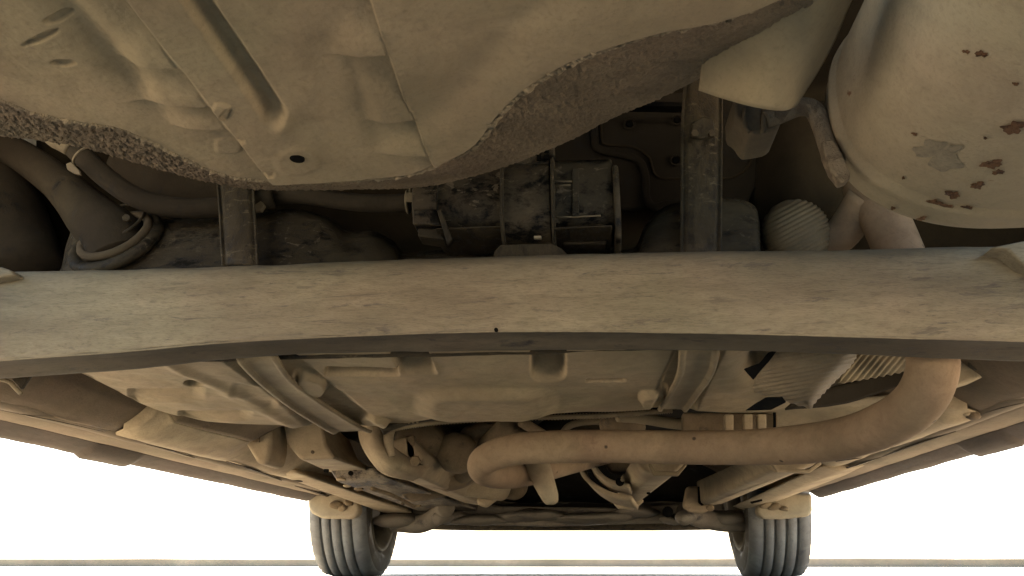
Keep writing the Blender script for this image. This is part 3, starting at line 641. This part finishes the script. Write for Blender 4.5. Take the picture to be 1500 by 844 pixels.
# ================================================================== UNDERBODY SIDES
def loft_sections(name, secs, mat, parent=car, label=None, rough=.0015, n=8, m=5, thick=.003, rs=12):
    """secs: list of (Y, [(x_rel, z), ...])"""
    rows = [[np.array([x-.12, Y, z]) for x, z in pts] for Y, pts in secs]
    return sheet(name, rows, mat, parent, thick, n, m, rough, rs, label, lin_v=True)
def mirror(secs): return [(Y, [(-x, z) for x, z in pts]) for Y, pts in secs]
sillsec = lambda Y, d=0: (Y, [(-.865, .40), (-.872, .30), (-.866, .256+d), (-.855, .252+d), (-.838, .262+d), (-.825, .272)])
inn = lambda Y, a=0: (Y, [(-.827, .272), (-.80, .272), (-.775, .276), (-.765, .282), (-.758, .272), (-.74, .272), (-.725, .288), (-.715, .33+a), (-.70, .38+a)])
ysill = [.3, .8, 1.05, 1.2, 1.40, 1.43, 1.45, 1.60, 1.62, 1.65, 2.0, 2.4, 2.6, 2.72]
dz = {1.45: -.006, 1.60: -.006}
SL = [sillsec(Y, (-.007 if 1.44 < Y < 1.61 else 0)-.0) for Y in ysill]
IN = [inn(Y) for Y in ysill]
for mir, nm in ((False, 'left'), (True, 'right')):
    f_ = mirror if mir else (lambda q: q)
    sl_ = loft_sections('sill_skirt', f_(SL), M['sill'], label='dark %s sill edge against the white ground' % nm)
    loft_sections('sill_floor', f_(IN), M['sillfloor'], sl_)
# wheel house recess and the swelling floor edge ahead of it, both sides
def side(sgn):
    q = lambda Y, pts: (Y, [(sgn*x, z) for x, z in pts]); STEP = 1.32 if sgn > 0 else 1.27
    wh = [q(Y, [(-.735, .276), (-.71, .285), (-.68, .305), (-.65, .335), (-.62, .375)]) for Y in (.93, 1.0, 1.15, STEP+.02)]
    loft_sections('wheel_house_edge', wh, M['recess'], rough=.004, rs=9)
    fl = [q(STEP, [(-.70, .36), (-.672, .37), (-.655, .38), (-.64, .39), (-.56, .42)]), q(STEP+.006, [(-.705, .277), (-.675, .284), (-.655, .30), (-.64, .325), (-.56, .37)]),
          q(STEP+.04, [(-.745, .275), (-.70, .265), (-.665, .274), (-.63, .295), (-.52, .34)]), q(1.62, [(-.745, .277), (-.70, .266), (-.66, .275), (-.60, .295), (-.45, .34)]),
          q(1.75, [(-.742, .278), (-.705, .272), (-.67, .285), (-.60, .34), (-.42, .40)]), q(2.2, [(-.742, .277), (-.70, .273), (-.66, .29), (-.58, .34), (-.40, .40)]),
          q(2.74, [(-.74, .276), (-.69, .275), (-.64, .285), (-.55, .33), (-.40, .38)])]
    loft_sections('floor_edge', [(Y, p[:4]) for Y, p in fl], M['under'], rough=.003, rs=9, m=8)
    loft_sections('inner_floor', [(Y, [p[3], ((p[3][0]+p[4][0])/2, (p[3][1]+p[4][1])/2+.012), (p[4][0]*.75, p[4][1]+.02)]) for Y, p in fl], M['recess'], rough=.003, rs=9, m=8)  # darker sheet: the deep gap's shade is put into its colour
    return
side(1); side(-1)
# crossways ribs and long rails on the left
slab('cross_rib', [(352, 615), (398, 615), (398, 655), (392, 680), (376, 680), (362, 655), (354, 640)], 1.66, .10, M['under'], bodyf, .011)
slab('rib_recess', [(366, 620), (380, 620), (380, 648), (370, 648)], 1.655, .004, M['engine'], bodyf, .001)
rl = hexa('floor_member', [at(x, y, 1.70) for x, y in ((412, 604), (470, 604), (478, 650), (492, 672), (440, 674), (420, 650))],
          [at(x, y, 2.12) for x, y in ((452, 640), (510, 640), (524, 672), (546, 691), (482, 692), (466, 676))], M['under'], car, .009, label='boxy floor member with rounded end on the left')
hexa('long_rail', [at(x, y, 2.05) for x, y in ((300, 640), (420, 676), (436, 692), (400, 694))], [at(x, y, 2.95) for x, y in ((560, 726), (600, 738), (606, 752), (560, 752))], M['under'], car, .011, label='pale flat rail beside the left sill')
# perforated cover between the rails
gr = random.Random(3)
cov = hexa('splash_cover', [at(x, y, 2.06) for x, y in ((480, 684), (548, 684), (566, 700), (494, 706))], [at(x, y, 3.0) for x, y in ((640, 722), (700, 730), (700, 748), (615, 750))], M['mottled'], car, .006, label='mottled grey cover between the left rails')
for i in range(16):
    t = i/15; x = 505+t*130+gr.uniform(-14, 22); y = 702+t*38+gr.uniform(-8, 6); Y = 2.06+t*.8
    disc('stain_clump', at(x, y, Y), (0, -.4, -1), .010+.008*gr.random(), .004, M['engine' if i % 2 else 'under'], cov, 9, sq=.6)
for x, y in ((478, 689), (514, 693)): disc('cover_hole_shade', at(x, y, 2.0), (0, -.7, -.7), .007, .003, M['black'], cov, 12)
# control-arm style brace, left centre
br = hexa('brace_arm', [at(x, y, 1.80) for x, y in ((556, 650), (598, 636), (628, 668), (612, 698), (572, 696))], [at(x, y, 2.75) for x, y in ((664, 694), (722, 698), (744, 722), (716, 743), (676, 736))], M['under'], car, .012, label='long flanged brace arm left of the pipe bend')
sheet('flange', [[at(526, 616, 1.70), at(529, 645, 1.70), at(543, 672, 1.71), at(564, 693, 1.74), (at(604, 703, 1.82))],
                 [at(545, 616, 1.66), at(549, 645, 1.66), at(562, 666, 1.67), at(584, 684, 1.70), (at(616, 696, 1.80))],
                 [at(560, 618, 1.72), at(566, 645, 1.72), at(580, 660, 1.73), at(602, 674, 1.76), (at(628, 686, 1.84))]], M['under'], br, thick=.008, n=6, m=6)
tube('flange_rib', [at(572, 622, 1.70), at(569, 645, 1.68), at(574, 668, 1.68)], [.014, .011, .008], M['under'], br, n=6, seg=14)
tube('lit_tube', [at(600, 690, 1.95), at(640, 705, 2.2), at(690, 724, 2.55)], [.020, .022, .022], M['under'], br, n=4, seg=16)
tube('end_tube', [at(655, 700, 2.3), at(735, 712, 2.45)], .045, M['under'], br, n=3)
slab('end_plate', [(690, 716), (738, 712), (736, 726), (712, 744), (700, 740)], 2.5, .03, M['under'], br, .011)
for x, y, r_ in ((565, 668, .012), (609, 675, .012), (563, 645, .007)): bolt(at(x, y, 1.70), r_, (0, -1, -.3), br, 'engine')
# gearbox and catalyst lumps behind the tank's edge
def lump(name, x, y, Y, rx, ry, rz, mat, parent=car, rough=.006, label=None, tilt=0):
    bm = bmesh.new(); bmesh.ops.create_icosphere(bm, subdivisions=4, radius=1)
    c = at(x, y, Y); V = np.array([v.co[:] for v in bm.verts])*np.array([rx, ry, rz]); 
    if tilt: ct, s_ = cos(tilt), sin(tilt); V = np.stack([V[:, 0]*ct+V[:, 2]*s_, V[:, 1], -V[:, 0]*s_+V[:, 2]*ct], 1)
    V = V+c; V = V+(fbm(V, 13, 3)*rough)[:, None]
    for v_, q in zip(bm.verts, V): v_.co = q-ORG
    me = bpy.data.meshes.new(name); bm.to_mesh(me); bm.free(); return link(name, me, mat, parent, label)
cat = lump('catalyst', 628, 648, 1.95, .085, .12, .055, M['engine'], rough=.010, label='rounded grimy housing under the tank edge', tilt=.2)
lump('neck', 672, 662, 1.9, .05, .06, .05, M['engine'], cat); lump('neck', 700, 650, 1.98, .05, .06, .055, M['under'], cat, .012)
lump('shoulder', 726, 640, 2.05, .08, .08, .05, M['engine'], cat, .010)
lump('casting', 655, 692, 2.15, .09, .08, .045, M['engine'], cat, .010)
tube('manifold_pipe', [at(752, 625, 1.8), at(725, 650, 1.9), at(690, 680, 2.05), at(655, 702, 2.2)], .035, M['engine'], cat, n=6, rough=.003)
slab('bracket', [(592, 640), (606, 636), (610, 672), (596, 674)], 1.8, .03, M['engine'], cat, .004)
tube('shift_rod', [at(764, 618, 1.75), at(800, 640, 1.8)], .012, M['engine'], cat, n=3)
tube('tunnel_hoop', [at(820, 640, 1.8), at(838, 622, 1.8), at(880, 618, 1.8), at(900, 634, 1.8)], .008, M['strap_low'], cat, n=6)
lump('heat_box', 850, 628, 2.0, .11, .08, .04, M['brownmetal'], cat, .008)
lump('bellows', 912, 622, 1.7, .05, .05, .035, M['engine'], cat, .006)
tube('coolant_pipe', [at(905, 610, 1.62), at(935, 612, 1.64), at(985, 620, 1.66), at(1010, 622, 1.66)], .012, M['tank'], cat, n=5)
lump('side_casting', 620, 712, 2.5, .12, .09, .04, M['engine'], cat, .012)
lump('end_bush', 752, 712, 2.7, .05, .05, .045, M['engine'], cat, .006)
# tunnel roof, dark
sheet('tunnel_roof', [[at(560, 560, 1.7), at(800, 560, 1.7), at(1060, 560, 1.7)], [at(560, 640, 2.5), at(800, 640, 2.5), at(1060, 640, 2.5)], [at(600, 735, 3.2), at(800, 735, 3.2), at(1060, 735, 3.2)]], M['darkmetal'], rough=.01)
# twisted lashing wire under the tank's edge
wp = [at(x, y, 1.47) for x, y in ((560, 632), (600, 624), (650, 618), (710, 614), (760, 612), (820, 611), (880, 609), (940, 605), (985, 601))]
tube('twisted_wire', wp, .0042, M['strap_low'], n=26, seg=8, ribs=.45, label='thin twisted cord under the tank edge')
tube('brake_line', [at(560, 632, 1.46), at(575, 624, 1.46), at(610, 614, 1.46), at(660, 608, 1.46)], .008, M['blackp'], n=8)
for x in (597, 603, 609): slab('line_clip', [(x, 610), (x+3, 609), (x+3, 619), (x, 620)], 1.445, .01, M['strap_low'], tank, .001)
# edge heat-shield trim above the wire
sheet('tunnel_shield', [[at(600, 600, 1.55), at(760, 596, 1.55), at(1000, 594, 1.55)], [at(560, 633, 1.47), at(740, 612, 1.475), at(990, 600, 1.47)]], M['darkmetal'], thick=.002)

# hooped mount and box brace right of centre
hm = sheet('hooped_mount', [[at(846, 672, 2.15), at(858, 700, 2.15), at(890, 722, 2.15), at(925, 730, 2.15)], [at(850, 672, 2.3), at(864, 706, 2.3), at(894, 732, 2.3), at(935, 744, 2.3)]], M['under'], thick=.012, label='curved metal hoop right of the dark gap')
sheet('inner_hoop', [[at(866, 668, 2.05), at(874, 688, 2.05), at(892, 704, 2.05), at(922, 712, 2.05)], [at(866, 680, 2.2), at(876, 700, 2.2), at(896, 716, 2.2), at(926, 722, 2.2)]], M['under'], hm, thick=.010)
slab('inner_block', [(884, 672), (930, 672), (930, 690), (894, 690)], 2.1, .08, M['engine'], hm, .01)
disc('dark_bush', at(908, 706, 2.04), (0, -1, 0), .011, .004, M['black'], hm, 16); disc('bush_pin', at(912, 703, 2.03), (0, -1, 0), .005, .004, M['strap_low'], hm, 12)
bb = hexa('box_brace', [at(x, y, 1.75) for x, y in ((928, 668), (1006, 668), (1003, 682), (990, 694), (960, 694), (942, 690))], [at(x, y, 2.6) for x, y in ((904, 704), (946, 706), (943, 728), (932, 739), (912, 739), (905, 732))], M['under'], car, .009, label='tapered box brace hanging below the pipe, left one')
slab('clip', [(952, 676), (960, 690), (992, 691), (1006, 676), (1006, 682), (994, 697), (958, 697), (950, 682)], 1.72, .015, M['shield'], bb, .002)
slab('end_plate', [(898, 736), (906, 745), (930, 746), (944, 734), (940, 730), (926, 738), (912, 736), (904, 730)], 2.5, .04, M['under'], bb, .011)
for x, y in ((970, 700), (950, 722)): disc('hole_shade', at(x, y, 2.0), (0, -.3, -1), .005, .003, M['black'], bb, 12)
b2 = hexa('box_rail', [at(x, y, 1.78) for x, y in ((1100, 668), (1210, 668), (1196, 680), (1160, 692), (1130, 690))], [at(x, y, 2.75) for x, y in ((1020, 704), (1060, 706), (1060, 738), (1030, 742), (1022, 738))], M['under'], car, .011, label='longer box rail hanging below the pipe, right one')
slab('clip', [(1134, 676), (1142, 687), (1184, 688), (1202, 674), (1204, 680), (1186, 693), (1138, 692), (1131, 680)], 1.74, .015, M['under'], b2, .002)
slab('end_plate', [(1006, 712), (1024, 712), (1026, 738), (1050, 742), (1030, 752), (1010, 750), (1000, 742)], 2.7, .04, M['under'], b2, .011)
slab('seam_gap_shade', [(1022, 713), (1025, 713), (1027, 736), (1032, 740), (1028, 741), (1023, 737)], 2.69, .004, M['black'], b2, .0005)
bolt(at(1040, 743, 2.66), .013, (0, -1, -1), b2, 'engine')
hexa('flat_rail', [at(x, y, 2.0) for x, y in ((1200, 682), (1260, 668), (1320, 650), (1290, 676), (1230, 690))], [at(x, y, 2.9) for x, y in ((1070, 742), (1110, 735), (1140, 728), (1120, 742), (1090, 748))], M['under'], car, .011, label='thin pale rail beside the right sill')
for x, y, Y in ((1135, 704, 2.4), (1150, 712, 2.45), (1165, 706, 2.4), (1108, 735, 2.6), (1028, 680, 1.9), (1050, 678, 1.9)):
    slab('slot', [(x-9, y), (x+8, y-4), (x+9, y-1), (x-6, y+3)], Y, .01, M['black'], bodyf, .001)
# right side grommets near the pipe
gm = slab('side_bracket', [(1398, 520), (1515, 524), (1515, 534), (1462, 546), (1425, 557), (1404, 564), (1390, 570)], 1.16, .06, M['under'], car, .011, label='pale bracket right of the pipe')
ring('grommet', at(1440, 533, 1.15), (0, 1, .5), .018, .003, M['blackp'], gm, .4); disc('grommet_pin', at(1440, 534, 1.15), (0, -1, -.4), .006, .004, M['strap'], gm)
lump('rust_scab', 1406, 600, 1.42, .02, .02, .015, M['rust'], gm, .006)
# lever and hook under the left end of the beam
tube('cable_hook', [at(2, 556, .93), at(14, 560, .93), at(24, 570, .93), at(31, 577, .93)], .0028, M['strap_low'], n=6, label='small bent hook under the beam, left end')
slab('hook_tab', [(16, 555), (44, 550), (36, 562), (30, 570)], .94, .006, M['strap'], bm_, .001)

# ================================================================== FRONT SUSPENSION AND NOSE
fr = hexa('front_subframe', [at(x, y, 3.0) for x, y in ((600, 728), (740, 742), (900, 744), (1060, 736), (1064, 768), (1000, 766), (800, 772), (640, 768), (600, 764))],
          [at(x, y, 3.3) for x, y in ((600, 728), (740, 736), (900, 736), (1060, 736), (1064, 760), (1000, 760), (800, 762), (640, 762), (600, 760))], M['front'], car, .01, label='grey-brown front crossmember between the wheels')
for (x, y, rx, rz) in ((655, 757, .09, .025), (585, 762, .10, .03), (700, 762, .12, .02), (1010, 757, .05, .022), (985, 762, .05, .018), (1060, 760, .09, .025), (870, 758, .16, .02), (780, 755, .14, .022), (930, 752, .09, .02)):
    lump('casting', x, y, 2.98, rx, .08, rz, M['front'], fr, .008)
tube('control_arm', [at(575, 768, 2.98), at(615, 768, 2.95), at(640, 756, 2.9), at(655, 742, 2.8)], [.028, .032, .034, .03], M['front'], n=6, rough=.003, label='left control arm reaching to the wheel')
tube('control_arm', [at(1100, 768, 2.98), at(1060, 766, 2.95), at(1030, 760, 2.92), at(1000, 750, 2.85)], [.028, .032, .034, .03], M['front'], n=6, rough=.003, label='right control arm reaching to the wheel')
for x, y in ((650, 756), (1006, 756)):
    lump('ball_joint', x, y, 2.85, .035, .04, .026, M['front'], fr, .011)
disc('bush_hole', at(978, 750, 2.84), (0, -1, 0), .018, .01, M['black'], fr, 16)
hexa('front_valance', [at(x, y, 3.9) for x, y in ((570, 770), (700, 770), (960, 770), (1080, 770), (1080, 776), (960, 778), (700, 778), (570, 775))],
     [at(x, y, 4.0) for x, y in ((560, 700), (700, 700), (960, 700), (1090, 700), (1090, 775), (960, 776), (700, 776), (560, 774))], M['blackp'], car, .006, label='thin black lower edge of the front bumper')
hexa('bumper', [np.array(p) for p in ((-.98, 3.98, .21), (.74, 3.98, .21), (.74, 3.98, .75), (-.98, 3.98, .75))], [np.array(p) for p in ((-.9, 4.15, .24), (.66, 4.15, .24), (.66, 4.15, .72), (-.9, 4.15, .72))], M['paint'], car, .02)
# unseen outer body sides and lid, added so that daylight only enters below the sills and through the arches
def unseen_body_side(x):
    ys = list(np.linspace(.1, 2.70, 20))+[2.72]; top_ = .9
    V = []; f = []
    pts = [(.05, .34), (.2, .32), (.30, .32)]
    out = [(y, .29) for y in np.linspace(.95, 2.72, 10)]+[(3.12+.42*math.cos(a), .33+.42*math.sin(a)) for a in np.linspace(pi-.25, .25, 14)]+[(y, .25) for y in (3.6, 3.98)]
    out = [(.02, .34), (.12, .32)]+[(.58+.37*math.cos(a), .33+.37*math.sin(a)) for a in np.linspace(pi, 0, 14)]+out
    n_ = len(out)
    V = [(x, y, z) for y, z in out]+[(x, y, top_) for y, z in out]
    f = [(i, i+1, n_+i+1, n_+i) for i in range(n_-1)]
    o = link('unseen_body_side', mesh('unseen_body_side', V, f), M['paint'], car, smooth=False); s = o.modifiers.new('t', 'SOLIDIFY'); s.thickness = .004; s.offset = 0
    return o
unseen_body_side(-.12-.885); unseen_body_side(-.12+.885)
bs = hexa('light_blocking_lid', [np.array(p) for p in ((-1.0, 0.0, .88), (.76, 0.0, .88), (.76, 0.0, .90), (-1.0, 0.0, .90))], [np.array(p) for p in ((-1.0, 4.1, .88), (.76, 4.1, .88), (.76, 4.1, .90), (-1.0, 4.1, .90))], M['paint'], car, .005)  # flat unseen lid added to keep daylight out from above

# ------------------------------------------------------------------ wheels
def wheel_mesh():
    R, Wd = .33, .212; seg_ = 120
    hw = Wd/2; gro = [-.056, -.021, .016, .054]; prof = []          # tread profile (x across, radius)
    xs = []
    for g in gro: xs += [g-.0052, g-.0045, g+.0045, g+.0052]
    def crown(x): return R-.007*(abs(x)/(hw-.02))**4
    prof = [(-hw+.012, R-.105), (-hw+.002, R-.085), (-hw-.004, R-.055), (-hw+.002, R-.028), (-hw+.006, R-.012)]
    for g in gro:
        prof += [(g-.0045, crown(g)), (g-.0037, crown(g)-.011), (g+.0037, crown(g)-.011), (g+.0045, crown(g))]
    prof += [(hw-.006, R-.012), (hw-.002, R-.028), (hw+.004, R-.055), (hw-.002, R-.085), (hw-.012, R-.105)]
    V = []; f = []; k = len(prof)
    for i in range(seg_):
        a = 2*pi*i/seg_
        for j, (x, r) in enumerate(prof):
            wob = 0
            if j in (4, k-5) and i % 3 == 0: wob = -.004
            z = (r+wob)*cos(a); y = (r+wob)*sin(a); 
            if z < -.322: z = -.322-(z+.322)*.1
            V.append((x, y, z))
    mats = []
    for i in range(seg_):
        for j in range(k-1):
            f.append((i*k+j, i*k+j+1, ((i+1) % seg_)*k+j+1, ((i+1) % seg_)*k+j)); mats.append(0 if 3 <= j <= k-5 else 1)
    me = bpy.data.meshes.new('tyre'); me.from_pydata(V, [], f); me.materials.append(M['tyre']); me.materials.append(M['tyre_side'])
    me.polygons.foreach_set('material_index', mats); return me
def rim_mesh():
    prof = [(.085, .232), (.100, .228), (.098, .215), (.06, .205), (.02, .195), (-.06, .19), (-.085, .205), (-.100, .218), (-.106, .228), (-.098, .232)]
    prof2 = [(-.03, .03), (-.02, .08), (.03, .10), (.05, .15), (.02, .195)]
    V = []; f = []; seg_ = 64
    for P in (prof, prof2):
        o = len(V); k = len(P)
        for i in range(seg_):
            a = 2*pi*i/seg_
            for x, r in P: V.append((x, r*sin(a), r*cos(a)))
        f += [(o+i*k+j, o+i*k+j+1, o+((i+1) % seg_)*k+j+1, o+((i+1) % seg_)*k+j) for i in range(seg_) for j in range(k-1)]
    me = bpy.data.meshes.new('rim'); me.from_pydata(V, [], f); return me
tm, rm = wheel_mesh(), rim_mesh(); tm.polygons.foreach_set('use_smooth', [True]*len(tm.polygons))
hm_ = bpy.data.meshes.new('brake_disc'); b_ = bmesh.new(); bmesh.ops.create_cone(b_, cap_ends=True, segments=40, radius1=.13, radius2=.13, depth=.024); b_.to_mesh(hm_); b_.free()
for xr, sgn in ((-.79, 1), (.757, -1)):
    wo = bpy.data.objects.new('wheel', None); C.objects.link(wo); wo.parent = car; wo.location = np.array([xr-.12, 3.12, .322])-ORG
    wo.rotation_euler = (0, radians(1.0)*sgn, radians(1.5)*sgn)
    wo['label'] = 'left front wheel standing on the ground' if sgn == 1 else 'right front wheel standing on the ground'
    t = bpy.data.objects.new('tyre', tm); C.objects.link(t); t.parent = wo; t.scale = (1, 1, 1)
    r = bpy.data.objects.new('rim', rm); C.objects.link(r); r.parent = wo
    if not rm.materials: rm.materials.append(M['rim']); rm.polygons.foreach_set('use_smooth', [True]*len(rm.polygons))
    r.rotation_euler = (0, 0, 0 if sgn < 0 else pi)
    h = bpy.data.objects.new('brake_disc', hm_); C.objects.link(h); h.parent = wo; h.rotation_euler = (0, pi/2, 0); h.location = (sgn*.05, 0, 0)
    if not hm_.materials: hm_.materials.append(M['rim'])
# arch liners: pale curled flaps over the tyres
slab('arch_liner', [(450, 722), (520, 722), (527, 748), (522, 757), (512, 760), (470, 759), (456, 752), (451, 744)], 2.74, .05, M['flap'], car, .012, label='pale curled liner end over the left tyre')
slab('arch_liner', [(1190, 722), (1130, 722), (1110, 742), (1108, 752), (1118, 760), (1150, 760), (1186, 756), (1191, 748)], 2.74, .05, M['flap'], car, .012, label='pale curled liner end over the right tyre')
for x, y, r_ in ((486, 744, .022), (497, 748, .016), (505, 741, .02), (1134, 744, .02), (1146, 748, .017), (1122, 740, .015)):
    lump('mud_clod', x, y, 2.73, r_, .02, r_*.6, M['engine'], bodyf, .012)
def arch(xc, nm):
    rows = []
    for x in (xc-.13, xc, xc+.13):
        rows.append([np.array([x, 3.12+.40*math.cos(a), .33+.40*math.sin(a)]) for a in np.linspace(pi+.12, -.1, 11)])
    sheet('wheel_arch', rows, M['darkmetal'], thick=.003, label=nm)
arch(-.91, 'dark arch above the left tyre'); arch(.68, 'dark arch above the right tyre')

slab('shield_opening_shade', [(1092, 601), (1108, 590), (1122, 582), (1146, 581), (1152, 589), (1130, 600)], .985, .004, M['black'], fo, .001)  # thin black slabs, coloured to stand in for the shade inside openings
slab('shield_opening_shade', [(1090, 540), (1112, 532), (1126, 516), (1140, 512), (1126, 530), (1112, 546), (1104, 556)], .96, .004, M['black'], fo, .001)

for x0, y0, x1, y1, Y, w_ in ((332, 676, 412, 704, 1.95, .007), (432, 712, 500, 735, 2.45, .008), (215, 651, 285, 671, 1.5, .004), (425, 703, 448, 707, 2.3, .012), (0, 601, 150, 632, 1.12, .0022), (1440, 606, 1500, 590, 1.2, .003),
                             (1135, 722, 1290, 670, 2.3, .006), (1290, 670, 1400, 632, 1.75, .004), (1225, 676, 1262, 671, 1.95, .007)):
    Yb = atz(x1, y1, .268)[1]; Ya = atz(x0, y0, .268)[1]
    tube('open_slit_shade', [atz(x0, y0, .2685), atz((x0+x1)/2, (y0+y1)/2-1, .2675), atz(x1, y1, .2685)], [w_*.3, w_, w_*.3], M['slit'], bodyf, n=8, seg=8, flat=.35)
gr = random.Random(11)
for i in range(10):
    t = gr.random(); lump('mud_clod', 1400+24*gr.random(), 560+50*gr.random(), 1.30, gr.uniform(.006, .014), .01, gr.uniform(.004, .009), M['recess' if i % 2 else 'under'], bodyf, .006)

for x, y, Y, r_ in ((500, 682, 2.0, .006), (520, 688, 2.05, .005), (458, 662, 1.69, .004), (590, 738, 2.6, .006), (1090, 712, 2.2, .006), (1118, 700, 2.1, .004), (1175, 684, 1.9, .005), (700, 728, 2.6, .007)):
    disc('rail_hole_shade', at(x, y, Y), (0, -.7, -.7), r_, .002, M['slit'], bodyf, 12)
for (a, b) in (((545, 716), (606, 742)), ((520, 700), (590, 732))):
    tube('brake_line', [at(a[0], a[1], 2.1), at((a[0]+b[0])/2, (a[1]+b[1])/2-3, 2.35), at(b[0], b[1], 2.6)], .006, M['engine'], n=6, seg=8)
